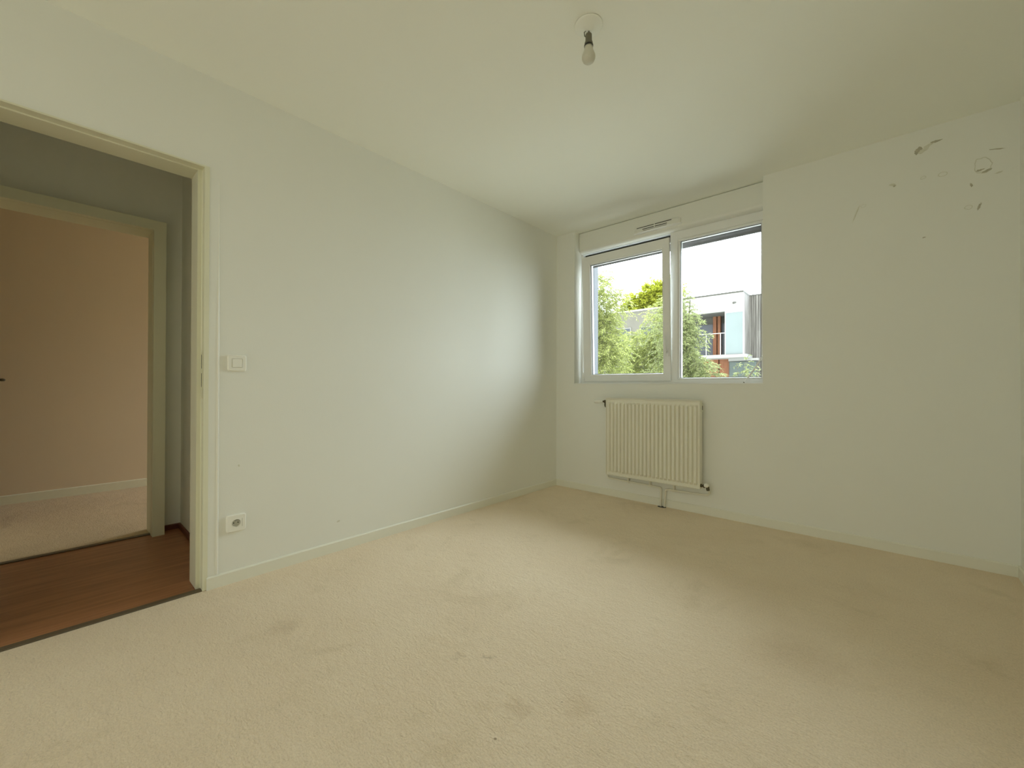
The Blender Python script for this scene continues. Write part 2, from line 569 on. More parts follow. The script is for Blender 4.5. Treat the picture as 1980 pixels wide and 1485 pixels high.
# second doorway: frame and threshold
d2 = empty('door_2')
tag(d2, 'cream frame of the second doorway, across the hall', 'door frame', kind=S)
x0, x1 = OX - 0.125, OX + 0.10
pr2 = [(x1, 0.062), (x1, 0.0), (x1 - 0.045, 0.0), (x1 - 0.047, -0.002), (x0, -0.002), (x0, 0.03), (OX, 0.03), (OX, 0.062)]
bm = bmesh.new()
prism(bm, [(x, OY1 + o_) for x, o_ in pr2], 'z', 0.0, OZ + 0.062)
link('door_jamb', bm, FRAME, d2)
bm = bmesh.new()
prism(bm, [(x, OY0 - o_) for x, o_ in pr2], 'z', 0.0, OZ + 0.062)
link('door_jamb', bm, FRAME, d2)
bm = bmesh.new()
prism(bm, [(x, OZ + o_) for x, o_ in pr2], 'y', OY0, OY1)
link('door_head', bm, FRAME, d2)
tag(boxes('trim_3', [(OX + 0.0, OX + 0.035, OY0, OY1, 0.0, 0.007)], THR, bevel=0.002),
    'dark threshold bar of the second doorway across the hall', 'threshold', kind=S)
d3 = empty('door_3')
tag(d3, 'open door of the far room, only its dark handle tip showing at the left edge', 'door', kind=S)
boxes('door_leaf', [(-2.06, -1.335, -3.70, -3.662, 0.01, 2.0)], FRAME, d3)
bm = bmesh.new()
lathe(bm, (-1.98, -3.662, 1.025), (0, 1, 0), [(0, 0), (0.025, 0), (0.025, 0.008), (0.009, 0.01), (0.009, 0.045), (0, 0.05)])
tube(bm, bend([(-1.98, -3.62, 1.025), (-1.98, -3.612, 1.025), (-1.86, -3.612, 1.025)], 0.006), 0.009)
link('door_handle', bm, BRASS, d3, smooth=True)

# ------------------------------------------------------------------ window
win = empty('window_1')
tag(win, 'white two-part window, left sash tilted inward, right pane fixed', 'window', kind=S)


def rect_ring(x0, x1, z0, z1, y):
    return [(x0, y, z0), (x1, y, z0), (x1, y, z1), (x0, y, z1)]


def frame_mesh(bm, o_, i_, y0, y1, bev=0.012, depth=0.018):
    """picture-frame body; o_, i_ = (x0, x1, z0, z1) outer and inner, y0 front, y1 back, slanted bead inside"""
    def grow(r, d):
        return (r[0] - d, r[1] + d, r[2] - d, r[3] + d)
    rings = [rect_ring(*o_, y1), rect_ring(*o_, y0 + 0.003), rect_ring(*grow(o_, -0.003), y0),
             rect_ring(*grow(i_, bev + 0.004), y0), rect_ring(*grow(i_, bev), y0 + 0.002),
             rect_ring(*grow(i_, 0.003), y0 + 0.004), rect_ring(*i_, y0 + depth), rect_ring(*i_, y1)]
    vs = loft(bm, rings, False, False)
    a, b_ = vs[0], vs[-1]
    for i in range(4):
        j = (i + 1) % 4
        bm.faces.new((b_[i], b_[j], a[j], a[i]))


GX0, GX1, GZ0, GZ1 = 1.176, 1.768, 1.066, 2.218     # fixed pane
bm = bmesh.new()
Y0, Y1 = 0.130, 0.200
box(bm, NX0, NX1, Y0, Y1, NZ + 0.001, 1.052)
box(bm, 1.158, NX1, Y0, Y1, 2.236, 2.315)      # top rail, fixed side
box(bm, NX0, 1.158, Y0, Y1, 2.298, 2.315)      # top rail, sash side: front lip, then the deep rebate
box(bm, NX0, 1.158, 0.176, Y1, 2.236, 2.298)
box(bm, NX0, 0.233, Y0, Y1, 1.052, 2.298)
box(bm, 0.233, 0.262, 0.176, Y1, 1.052, 2.236)
box(bm, 1.786, NX1, Y0, Y1, 1.052, 2.236)
link('window_frame', bm, PVC, win)
boxes('mullion', [(1.096, 1.158, Y0, Y1, 1.052, 2.298), (1.080, 1.096, 0.188, Y1, 1.052, 2.236)], PVC, win)
boxes('rebate_gasket_shade', [(0.233, 1.096, 0.170, 0.1755, 2.240, 2.297), (0.234, 0.260, 0.170, 0.1755, 1.054, 2.240)], DARK, win)  # gasket strips made wide and dark to give the sash gap its shade
bm = bmesh.new()
frame_mesh(bm, (1.158, 1.786, 1.052, 2.236), (GX0, GX1, GZ0, GZ1), Y0 + 0.004, Y1 - 0.006, 0.006, 0.016)
link('glazing_bead', bm, PVC, win)
boxes('glass_pane', [(GX0 - 0.004, GX1 + 0.004, 0.158, 0.162, GZ0 - 0.004, GZ1 + 0.004)], GLASS, win)
gk = bmesh.new()
frame_mesh(gk, (GX0 - 0.002, GX1 + 0.002, GZ0 - 0.002, GZ1 + 0.002), (GX0 + 0.003, GX1 - 0.003, GZ0 + 0.003, GZ1 - 0.003), 0.1525, 0.1575, 0.0002, 0.001)
link('rubber_gasket', gk, DARK, win)

# opening sash, tilted about its bottom edge
SX0, SX1, SZ0, SZ1 = 0.247, 1.106, 1.040, 2.252
sash_bm = bmesh.new()
frame_mesh(sash_bm, (SX0, SX1, 0, SZ1 - SZ0), (0.337, 1.040, 0.068, 1.126), -0.014, 0.004, 0.012, 0.018)
frame_mesh(sash_bm, (0.276, 1.063, 0.026, SZ1 - SZ0 - 0.028), (0.337, 1.040, 0.068, 1.126), 0.0045, 0.046, 0.0002, 0.001)
sash = link('sash', sash_bm, PVC, win)
sash.location = (0, 0.128, SZ0)
sash.rotation_euler = (math.radians(1.95), 0, 0)
boxes('glass_pane', [(0.333, 1.044, 0.014, 0.018, 0.064, 1.130)], GLASS, sash)
bm = bmesh.new()
frame_mesh(bm, (0.335, 1.042, 0.066, 1.128), (0.3405, 1.0365, 0.0715, 1.1225), 0.008, 0.013, 0.0002, 0.001)
link('rubber_gasket', bm, DARK, sash)
# handle: rosette and lever pointing up
hz = 0.245
bm = bmesh.new()
lathe(bm, (1.078, -0.014, hz), (0, -1, 0), [(0.013, 0), (0.013, 0.009), (0.010, 0.012), (0.0085, 0.013), (0.0085, 0.040), (0.006, 0.045)], 20)
box(bm, 1.065, 1.091, -0.022, -0.014, hz - 0.034, hz + 0.034)
tube(bm, bend([(1.078, -0.040, hz), (1.078, -0.054, hz), (1.078, -0.056, hz + 0.03), (1.078, -0.054, hz + 0.135)], 0.010), [0.0095] * 18 + [0.007] if False else 0.0085)
link('window_handle', bm, HANDM, sash, smooth=True)
# bottom corner hinge
bm = bmesh.new()
box(bm, 0.236, 0.256, -0.018, -0.004, 0.005, 0.085)
lathe(bm, (0.252, -0.018, 0.022), (0, -1, 0), [(0.006, 0), (0.006, 0.005)], 12)
link('hinge', bm, PVC, sash)

# sill (thin white board in the niche)
tag(boxes('window_sill', [(NX0, NX1, -0.004, 0.130, NZ - 0.0005, NZ + 0.0035)], PVC, bevel=0.001), 'thin white sill board at the foot of the window niche', 'window sill', kind=S)

# roller shutter box with its air vent
bm = bmesh.new()
prof = [(0.198, 2.494), (0.080, 2.494), (0.078, 2.492), (0.078, 2.335)]
for k in range(1, 9):
    a = PI / 2 * k / 8
    prof.append((0.078 + 0.042 * (1 - math.cos(a)), 2.335 - 0.032 * math.sin(a)))
prof += [(0.128, 2.303), (0.128, 2.320), (0.198, 2.320)]
prism(bm, prof, 'x', NX0 + 0.005, NX1 - 0.002)
sb = link('shutter_box', bm, BOXM)
tag(sb, 'white roller shutter housing above the window, under the ceiling', 'shutter box')
vent = empty('air_vent')
tag(vent, 'small white slotted air inlet on the shutter housing', 'air vent')
bm = bmesh.new()
def vring(cx, cz, hw, hh, y, n_=28, e=5.0):
    out = []
    for i in range(n_):
        a = 2 * PI * i / n_
        c_, s_ = math.cos(a), math.sin(a)
        out.append((cx + hw * math.copysign(abs(c_) ** (2 / e), c_), y, cz + hh * math.copysign(abs(s_) ** (2 / e), s_)))
    return out
loft(bm, [vring(1.0, 2.374, 0.205, 0.029, 0.0785), vring(1.0, 2.374, 0.203, 0.028, 0.070), vring(1.0, 2.374, 0.185, 0.022, 0.062), ])
link('vent_body', bm, BOXM, vent)
# lower visor: lozenge that tapers at both ends
bm = bmesh.new()
xs = [0.790, 0.81, 0.85, 0.90, 1.0, 1.10, 1.15, 1.19, 1.210]
ds = [0.004, 0.010, 0.017, 0.021, 0.023, 0.021, 0.017, 0.010, 0.004]
loft(bm, [[(x, 0.078, 2.340), (x, 0.078 - d_, 2.344), (x, 0.078 - d_ - 0.002, 2.349 + d_ * 0.25), (x, 0.078, 2.352 + d_ * 0.6)] for x, d_ in zip(xs, ds)])
link('vent_visor', bm, PVC, vent)
for (a, b_, z_, t_) in [(0.823, 0.978, 2.3905, 0.0028), (0.988, 1.130, 2.3905, 0.0028), (0.876, 0.978, 2.372, 0.0028), (0.988, 1.092, 2.372, 0.0028)]:
    boxes('vent_slot', [(a, b_, 0.0605, 0.066, z_ - t_, z_ + t_)], DARK, vent)
boxes('vent_slot', [(0.884, 1.090, 0.0585, 0.064, 2.3575, 2.3595)], DARK, vent)

# roller shutter: rolled up, its last laths and side guides outside
sh = empty('roller_shutter')
tag(sh, 'rolled-up grey roller shutter, last slat showing above the right pane', 'roller shutter')
bm = bmesh.new()
for k in range(3):
    z_ = 2.190 + k * 0.042
    prism(bm, [(0.252, z_), (0.268, z_), (0.270, z_ + 0.02), (0.268, z_ + 0.040), (0.252, z_ + 0.040), (0.249, z_ + 0.02)], 'x', 0.25, 1.768)
link('slats', bm, LATH, sh)
for a, b_ in ((NX0 + 0.001, 0.250), (1.769, NX1 - 0.001)):
    g = boxes('guide_rail', [(a, b_, 0.202, 0.30, NZ, 2.5)], GUIDE, sh)
    boxes('rail_lip', [(a, b_, 0.304, 0.384, NZ, 2.5)], GUIDE, g)

# thin rod in the right corner of the sill
bm = bmesh.new()
tube(bm, [(1.683, 0.030, 1.026), (1.742, 0.040, 1.118), (1.799, 0.052, 1.220)], 0.0058, 12)
rod = link('rod', bm, RODM)
tag(rod, 'thin white rod leaning from the sill against the niche, right corner of the window', 'rod')
bm = bmesh.new()
lathe(bm, (1.6785, 0.0292, 1.0245), (-0.06, -0.01, -0.09), [(0.0, -0.003), (0.005, -0.003), (0.005, 0.002), (0.0, 0.003)], 12)
link('rod_tip', bm, BRASS, rod)

# ------------------------------------------------------------------ radiator
rad = empty('radiator')
tag(rad, 'white ribbed panel radiator hanging on the wall below the window', 'radiator')
RX0, RX1, RZ0, RZ1 = 0.612, 1.405, 0.204, 0.890
RYF, RYB = -0.110, -0.032
bm = bmesh.new()
NR = 23
pitch = (RX1 - RX0 - 0.024) / NR
xs = [RX0, RX0 + 0.008]
off = [0, 0]
for i in range(NR):
    b0 = RX0 + 0.012 + i * pitch
    for t_, d_ in ((0.0, 0.0), (0.12, 0.0), (0.22, 0.70), (0.32, 0.96), (0.52, 1.0), (0.70, 0.96), (0.80, 0.70), (0.92, 0.0)):
        xs.append(b0 + t_ * pitch)
        off.append(d_)
xs += [RX1 - 0.008, RX1]
off += [0, 0]
zs = [(RZ0 + 0.012, 0), (RZ0 + 0.032, 0), (RZ0 + 0.040, 0.35), (RZ0 + 0.052, 1), (RZ1 - 0.052, 1), (RZ1 - 0.042, 0.35), (RZ1 - 0.036, 0), (RZ1 - 0.012, 0)]
rows = []
for z_, k in zs:
    rows.append([bm.verts.new((x, RYF + 0.019 - 0.019 * d_ * k, z_)) for x, d_ in zip(xs, off)])
for a, b_ in zip(rows, rows[1:]):
    for i in range(len(xs) - 1):
        bm.faces.new((a[i], a[i + 1], b_[i + 1], b_[i]))
link('front_panel', bm, RADM, rad, smooth=False)
# rolled rim around the front panel
bm = bmesh.new()
tube(bm, [(RX0, RYF + 0.015, RZ1 - 0.010), (RX1, RYF + 0.015, RZ1 - 0.010)], 0.0045, 8)
tube(bm, [(RX0, RYF + 0.015, RZ0 + 0.010), (RX1, RYF + 0.015, RZ0 + 0.010)], 0.0045, 8)
tube(bm, [(RX0, RYF + 0.014, RZ0 + 0.010), (RX0, RYF + 0.014, RZ1 - 0.010)], 0.0035, 8)
tube(bm, [(RX1, RYF + 0.014, RZ0 + 0.010), (RX1, RYF + 0.014, RZ1 - 0.010)], 0.0035, 8)
link('panel_rim', bm, RADM, rad, smooth=True)
boxes('rear_panel', [(RX0 + 0.004, RX1 - 0.004, RYB - 0.010, RYB, RZ0 + 0.005, RZ1 - 0.01)], RADM, rad, bevel=0.002)
for a, b_ in ((RX0 - 0.001, RX0 + 0.0015), (RX1 - 0.0015, RX1 + 0.001)):
    boxes('side_panel', [(a, b_, RYF + 0.016, RYB - 0.004, RZ0 + 0.006, RZ1 - 0.006)], RADM, rad)
gb = [(RX0, RX1, RYF + 0.010, RYF + 0.018, RZ1 - 0.004, RZ1), (RX0, RX1, RYB - 0.012, RYB - 0.004, RZ1 - 0.004, RZ1)]
for i in range(41):
    x = RX0 + 0.004 + i * (RX1 - RX0 - 0.012) / 40
    gb.append((x, x + 0.006, RYF + 0.018, RYB - 0.012, RZ1 - 0.004, RZ1 - 0.001))
boxes('top_grille', gb, RADM, rad)
fb = []
for i in range(60):
    x = RX0 + 0.02 + i * (RX1 - RX0 - 0.04) / 59
    fb.append((x, x + 0.0015, RYF + 0.022, RYB - 0.014, RZ0 + 0.03, RZ1 - 0.03))
boxes('convector_fins', fb, RADM, rad)
# hanging brackets seen under the panel
for x in (0.79, 0.985, 1.185):
    boxes('bracket', [(x - 0.006, x + 0.006, RYB, -0.001, 0.150, 0.235)], RADM, rad)
# thermostatic valve at the upper left
tv = empty('thermostatic_valve')
tv.parent = rad
bm = bmesh.new()
lathe(bm, (0.612, -0.071, 0.856), (-1, 0, 0), [(0, 0), (0.011, 0), (0.011, 0.012), (0.014, 0.014), (0.014, 0.030), (0.009, 0.032), (0.009, 0.045), (0, 0.045)], 20)
tube(bm, bend([(0.590, -0.071, 0.856), (0.590, -0.071, 0.815), (0.590, -0.030, 0.800)], 0.012), 0.009)
link('valve_body', bm, BRASS, tv, smooth=True)
bm = bmesh.new()
lathe(bm, (0.567, -0.071, 0.856), (-1, 0, 0), [(0, 0), (0.012, 0), (0.013, 0.010), (0.010, 0.013), (0.010, 0.018), (0.0165, 0.021), (0.0175, 0.040), (0.0175, 0.082), (0.015, 0.088), (0, 0.088)], 24)
link('valve_head', bm, SWM, tv, smooth=True)
# lockshield valve at the lower right
lv = empty('lockshield_valve')
lv.parent = rad
bm = bmesh.new()
lathe(bm, (1.404, -0.071, 0.236), (1, 0, 0), [(0, 0), (0.013, 0), (0.013, 0.012), (0.009, 0.014), (0.009, 0.020), (0.014, 0.022), (0.014, 0.034), (0, 0.036)], 20)
lathe(bm, (1.455, -0.071, 0.236), (0.25, -0.3, -1), [(0.010, 0), (0.012, 0.004), (0.012, 0.028), (0.009, 0.032), (0, 0.033)], 16)
link('valve_body', bm, BRASS, lv, smooth=True)
bm = bmesh.new()
lathe(bm, (1.440, -0.076, 0.242), (0.75, -0.62, 0.25), [(0, 0), (0.011, 0.0), (0.0155, 0.006), (0.0165, 0.016), (0.014, 0.025), (0.008, 0.029), (0, 0.030)], 20)
link('valve_cap', bm, SWM, lv, smooth=True)
# air vent at the upper right
av = boxes('bleed_valve', [(RX1 + 0.001, RX1 + 0.006, -0.060, -0.036, 0.800, 0.868)], RADM, rad)
boxes('bleed_slot', [(RX1 + 0.006, RX1 + 0.0075, -0.052, -0.044, 0.812, 0.845)], DARK, av)
# pipes
PR = 0.0075
bm = bmesh.new()
tube(bm, bend([(0.590, -0.024, 0.800), (0.590, -0.024, 0.166), (1.079, -0.024, 0.156), (1.076, -0.021, 0.0)], 0.018), PR)
link('pipe', bm, RADM, rad, smooth=True)
bm = bmesh.new()
tube(bm, bend([(1.458, -0.068, 0.215), (1.456, -0.024, 0.176), (1.44, -0.024, 0.158), (1.118, -0.024, 0.150), (1.106, -0.021, 0.0)], 0.014), PR)
p2 = link('pipe', bm, RADM, rad, smooth=True)
for x, z_ in ((0.79, 0.162), (0.991, 0.158), (1.181, 0.151)):
    bm = bmesh.new()
    lathe(bm, (x - 0.006, -0.024, z_), (1, 0, 0), [(0.0105, 0), (0.0105, 0.012)], 14)
    box(bm, x - 0.005, x + 0.005, -0.02, -0.001, z_ - 0.006, z_ + 0.006)
    link('pipe_clip', bm, RADM, rad)
bm = bmesh.new()
lathe(bm, (1.088, -0.030, 0.0), (0, 0, 1), [(0, 0), (0.036, 0), (0.034, 0.002), (0, 0.0022)], 20)
cut = link('cutout', bm, DARK, rad)
cut.scale = (1, 0.6, 1)
cut.location.y = -0.012


# ------------------------------------------------------------------ left wall: switch and socket
def plate_ring(cy, cz, hw, x, n_=64, e=10.0, hh=None):
    hh = hh or hw
    out = []
    for i in range(n_):
        a = 2 * PI * i / n_
        c_, s_ = math.cos(a), math.sin(a)
        out.append((x, cy + hw * math.copysign(abs(c_) ** (2 / e), c_), cz + hh * math.copysign(abs(s_) ** (2 / e), s_)))
    return out


def circ_ring(cy, cz, r, x, n_=64):
    return [(x, cy + r * math.cos(2 * PI * i / n_), cz + r * math.sin(2 * PI * i / n_)) for i in range(n_)]


sw = empty('light_switch')
tag(sw, 'square white light switch on the left wall, beside the door frame', 'light switch')
cy, cz = -2.763, 1.106
bm = bmesh.new()
loft(bm, [plate_ring(cy, cz, 0.0405, 0.0), plate_ring(cy, cz, 0.041, 0.008), plate_ring(cy, cz, 0.0375, 0.0125),
          plate_ring(cy, cz, 0.0235, 0.0125), plate_ring(cy, cz, 0.0232, 0.0085)], cap0=True, cap1=True)
link('switch_plate', bm, SWM, sw)
bm = bmesh.new()
v = [(0.0087, -0.0222, -0.0222), (0.0087, 0.0222, -0.0222), (0.0087, 0.0222, 0.0222), (0.0087, -0.0222, 0.0222)]
f_ = [(0.0150, -0.0210, -0.0210), (0.0140, 0.0210, -0.0210), (0.0112, 0.0210, 0.0210), (0.0118, -0.0210, 0.0210)]
loft(bm, [[(x, cy + y, cz + z_) for x, y, z_ in v], [(x, cy + y, cz + z_) for x, y, z_ in f_]])
link('rocker', bm, SWM, sw, bevel=0.0008)

pk = empty('power_socket')
tag(pk, 'square white power socket low on the left wall, below the light switch', 'power socket')
cz = 0.298
bm = bmesh.new()
loft(bm, [plate_ring(cy, cz, 0.0425, 0.0), plate_ring(cy, cz, 0.043, 0.008), plate_ring(cy, cz, 0.0395, 0.0125),
          circ_ring(cy, cz, 0.0215, 0.0125), circ_ring(cy, cz, 0.0205, 0.0140), circ_ring(cy, cz, 0.0195, 0.0135), circ_ring(cy, cz, 0.0185, 0.0015)])
link('socket_plate', bm, SWM, pk)
bm = bmesh.new()
lathe(bm, (0.0016, cy, cz), (1, 0, 0), [(0, 0), (0.0182, 0), (0.0182, 0.0006), (0, 0.0008)], 32)
well = link('socket_well', bm, mat('socket_well_shaded', (0.50, 0.50, 0.44), 0.5, var=(30, 0.02)), pk)  # plate plastic darkened to put the recess in shade
for dy in (-0.0095, 0.0095):
    bm = bmesh.new()
    lathe(bm, (0.0022, cy + dy, cz), (1, 0, 0), [(0, 0), (0.0028, 0), (0.0028, 0.0006), (0, 0.0007)], 12)
    link('pin_hole', bm, DARK, well)
bm = bmesh.new()
lathe(bm, (0.0022, cy, cz + 0.010), (1, 0, 0), [(0, 0), (0.0024, 0), (0.0024, 0.007), (0, 0.008)], 12)
link('earth_pin', bm, METAL, well)
boxes('shutter_line', [(0.0124, 0.0129, cy + 0.0245, cy + 0.0258, cz - 0.021, cz + 0.021)], mat('shadow_grey_seam', (0.35, 0.35, 0.30), 0.8, var=(30, 0.05)), pk)

# small scuff low on the left wall
rnd = random.Random(5)


def blob(name, u, v, ru, rv, m, wall='y', ang=0.0, seed=0, jag=0.3, hollow=0.0):
    """irregular thin flake on a wall: (u, v) centre, half sizes; hollow > 0 makes it a ring"""
    r_ = random.Random(seed)
    n_ = 64
    ks = [1 + jag * (r_.random() - 0.5) for _ in range(n_)]
    for _ in range(5 if hollow else 3):
        ks = [(ks[i - 1] + 2 * ks[i] + ks[(i + 1) % n_]) / 4 for i in range(n_)]
    dd = 0.0008 + 0.0001 * (seed % 9)

    def ring(s, d):
        out = []
        for i in range(n_):
            a = 2 * PI * i / n_
            x, y = ru * s * ks[i] * math.cos(a), rv * s * ks[i] * math.sin(a)
            X, Y = x * math.cos(ang) - y * math.sin(ang), x * math.sin(ang) + y * math.cos(ang)
            out.append((u + X, -d, v + Y) if wall == 'y' else (d, u + X, v + Y))
        return out
    bm = bmesh.new()
    if hollow:
        loft(bm, [ring(1, 0.0), ring(0.97, dd), ring(hollow + 0.03, dd), ring(hollow, 0.0)], False, False)
    else:
        loft(bm, [ring(1, 0.0), ring(0.9, dd)])
    return link(name, bm, m, wall_window if wall == 'y' else wall_left_o)


wall_left_o = [o for o in C.objects if o.name == 'wall_left'][0]
blob('wall_scuff', -2.232, 0.176, 0.010, 0.005, SCUFFL, 'x', 0.3, 3)
blob('wall_scuff', -2.75, 0.585, 0.004, 0.006, SCUFFL, 'x', 0.3, 4)
blob('wall_scuff', -2.843, 1.345, 0.004, 0.007, SCUFF, 'x', 0.1, 4)
SC = [  # u, v, ru, rv, mat, ang, hollow
    (2.596, 2.383, 0.014, 0.022, SCUFF, -0.6, 0), (2.618, 2.376, 0.028, 0.010, SCUFFL, 0.5, 0), (2.640, 2.397, 0.020, 0.006, SCUFFL, 0.3, 0),
    (2.668, 2.408, 0.022, 0.007, SCUFF, 0.1, 0),
    (2.487, 2.216, 0.016, 0.007, SCUFFL, -0.4, 0), (2.494, 2.206, 0.006, 0.005, SCUFF, 0, 0),
    (2.618, 2.216, 0.013, 0.008, SCUFFL, 0.2, 0.75),
    (2.697, 2.209, 0.020, 0.013, SCUFFL, 0.0, 0.78),
    (2.806, 2.112, 0.005, 0.011, SCUFF, 0.2, 0),
    (2.795, 1.992, 0.016, 0.012, SCUFFL, 0.0, 0.80), (2.835, 1.985, 0.005, 0.018, SCUFF, -0.35, 0),
    (2.900, 2.276, 0.028, 0.0028, SCUFF, -0.22, 0),
    (2.848, 2.205, 0.034, 0.046, SCUFFL, 0.3, 0.90), (2.862, 2.170, 0.020, 0.007, SCUFF, 0.35, 0), (2.838, 2.183, 0.015, 0.005, SCUFF, 0.1, 0),
    (2.905, 2.148, 0.013, 0.004, SCUFFL, 0.1, 0),
    (2.621, 1.866, 0.007, 0.003, SCUFF, 0.1, 0),
    (2.352, 2.128, 0.014, 0.010, SCUFFL, 0.2, 0.85), (2.318, 2.090, 0.004, 0.05, SCUFFL, -0.35, 0),
]
for i, (u, v, ru, rv, m_, an, ho) in enumerate(SC):
    blob('wall_scuff', u, v, ru, rv, m_, 'y', an, 20 + i, 0.9 if m_ is SCUFF else (0.45 if ho else 0.9), ho)

# ------------------------------------------------------------------ bare bulb on the ceiling
lamp = empty('ceiling_lamp')
tag(lamp, 'bare unlit bulb hanging from a white ceiling rose', 'ceiling lamp')
LX, LY = 1.527, -1.897
bm = bmesh.new()
lathe(bm, (LX, LY, H), (0, 0, -1), [(0, 0), (0.058, 0), (0.058, 0.003), (0.054, 0.007), (0.030, 0.012), (0.018, 0.018), (0.012, 0.024), (0, 0.025)], 48)
link('ceiling_rose', bm, CEIL, lamp, smooth=True)
bm = bmesh.new()
tube(bm, [(LX, LY, 2.478), (LX + 0.002, LY, 2.466), (LX, LY, 2.455)], 0.0035, 8)
tube(bm, [(LX - 0.004, LY - 0.003, 2.484), (LX - 0.014, LY - 0.012, 2.472), (LX - 0.013, LY - 0.011, 2.458), (LX - 0.006, LY - 0.004, 2.448)], 0.0022, 8)
link('cord', bm, SOCKETM, lamp, smooth=True)
bm = bmesh.new()
lathe(bm, (LX, LY, 2.466), (0, 0, -1), [(0, 0), (0.009, 0), (0.013, 0.004), (0.0135, 0.030), (0.0165, 0.038), (0.0170, 0.050), (0, 0.050)], 32)
hold = link('lamp_holder', bm, SOCKETM, lamp, smooth=True)
bm = bmesh.new()
lathe(bm, (LX, LY, 2.4175), (0, 0, -1), [(0, 0), (0.0185, 0), (0.0188, 0.003), (0.0185, 0.006), (0, 0.006)], 32)
link('holder_ring', bm, DARK, hold)
bm = bmesh.new()
lathe(bm, (LX, LY, 2.4115), (0, 0, -1), [(0, 0), (0.0170, 0), (0.0178, 0.010), (0.0192, 0.017), (0.0240, 0.028), (0.0272, 0.037), (0.0282, 0.044),
                                          (0.0272, 0.051), (0.0236, 0.059), (0.0170, 0.065), (0.0085, 0.068), (0, 0.0685)], 40)
link('light_bulb', bm, BULBM, lamp, smooth=True)

# ------------------------------------------------------------------ outside
tag(boxes('ground', [(-60, 50, 0.6, 80, -3.2, -3.0)], GROUNDM), 'unseen ground between the houses, made pale to bounce daylight up indoors', 'ground', kind=S)

bd = empty('building')
tag(bd, 'modern house across the garden, white cladding and orange timber posts, in the right pane', 'house')
BY = 19.0
# upper storey: white front fascia and wing panel
boxes('fascia', [(-5.9, -3.375, BY, BY + 0.25, 4.78, 5.60)], CLAD, bd)
boxes('wing_panel', [(-3.345, -2.56, BY, BY + 0.25, 4.66, 5.60)], CLAD, bd)
boxes('balustrade_panel', [(-3.345, -2.575, BY + 0.02, BY + 0.2, 2.60, 4.66)], BLUEP, bd)
boxes('corner_post', [(-2.575, -2.555, BY, BY + 0.25, 2.58, 4.66), (-3.375, -3.345, BY, BY + 0.25, 2.58, 5.6)], CLAD, bd)
boxes('roof_edge', [(-5.95, -2.54, BY - 0.04, BY + 6, 5.60, 5.68), (-2.54, 2.5, 20.28, 26, 5.60, 5.66)], SOFF, bd)
# planked side wall of the wing and the long planked wall behind
pl = []
for i in range(9):
    y_ = BY + 0.25 + i * 0.118
    pl.append((-2.60, -2.556 + (0.008 if i % 2 else 0), y_, y_ + 0.108, 2.5, 5.60))
x = -2.56
i = 0
while x < 2.4:
    pl.append((x, x + 0.088, 20.30 - (0.03 if i % 3 == 0 else 0.0), 20.42, -3.0, 5.60))
    x += 0.10
    i += 1
boxes('timber_cladding', pl, GTIMB, bd)
boxes('backing_wall', [(-2.56, 2.4, 20.42, 26, -3.0, 5.6)], SOFF, bd)
# loggia
boxes('soffit', [(-5.9, -3.345, BY + 0.25, 20.6, 4.74, 4.80)], SOFF, bd)
boxes('back_wall', [(-5.9, -2.6, 20.6, 20.75, -3.0, 5.6)], SOFF, bd)
for a, b_ in ((-5.85, -5.45), (-5.36, -4.32), (-3.98, -3.2)):
    f_ = boxes('window', [(a, b_, 20.55, 20.6, 2.6, 4.42)], SOFF, bd)
    boxes('pane', [(a + 0.05, b_ - 0.05, 20.53, 20.55, 2.66, 4.36)], WINM, f_)
boxes('post', [(-4.30, -4.13, 20.30, 20.52, 2.55, 4.76)], OWOOD, bd)
boxes('post', [(-4.07, -3.93, 20.30, 20.52, 2.55, 4.76)], OWOOD, bd)
boxes('balcony_slab', [(-5.9, -2.42, BY - 0.12, 20.6, 2.42, 2.58)], EDGE, bd)
rl = boxes('railing', [(-5.0, -3.36, BY + 0.02, BY + 0.06, 3.66, 3.69)], CLAD, bd)
for x in (-4.28, -3.6):
    boxes('railing_post', [(x, x + 0.03, BY + 0.02, BY + 0.05, 2.58, 3.66)], CLAD, rl)
# ground storey
boxes('timber_panel', [(-4.72, -3.98, 20.1, 20.25, -3.0, 2.44), (-3.92, -3.44, 20.1, 20.25, -3.0, 2.44)], OWOOD, bd)
g_ = boxes('shop_front', [(-3.44, -2.15, 20.0, 20.2, -3.0, 2.30)], SOFF, bd)
boxes('pane', [(-3.40, -2.20, 19.97, 20.0, 1.50, 2.26), (-3.40, -2.20, 19.97, 20.0, -2.5, 1.42)], TEAL, g_)
boxes('lintel', [(-3.44, -2.10, 19.9, 20.2, 2.30, 2.42)], EDGE, bd)
bm = bmesh.new()
box(bm, -2.98, -2.86, BY - 0.04, BY, 5.10, 5.16)
lathe(bm, (-2.90, BY - 0.04, 5.13), (-0.4, -1, -0.3), [(0, 0), (0.05, 0), (0.06, 0.14), (0, 0.14)], 12)
link('wall_spotlight', bm, SOFF, bd)

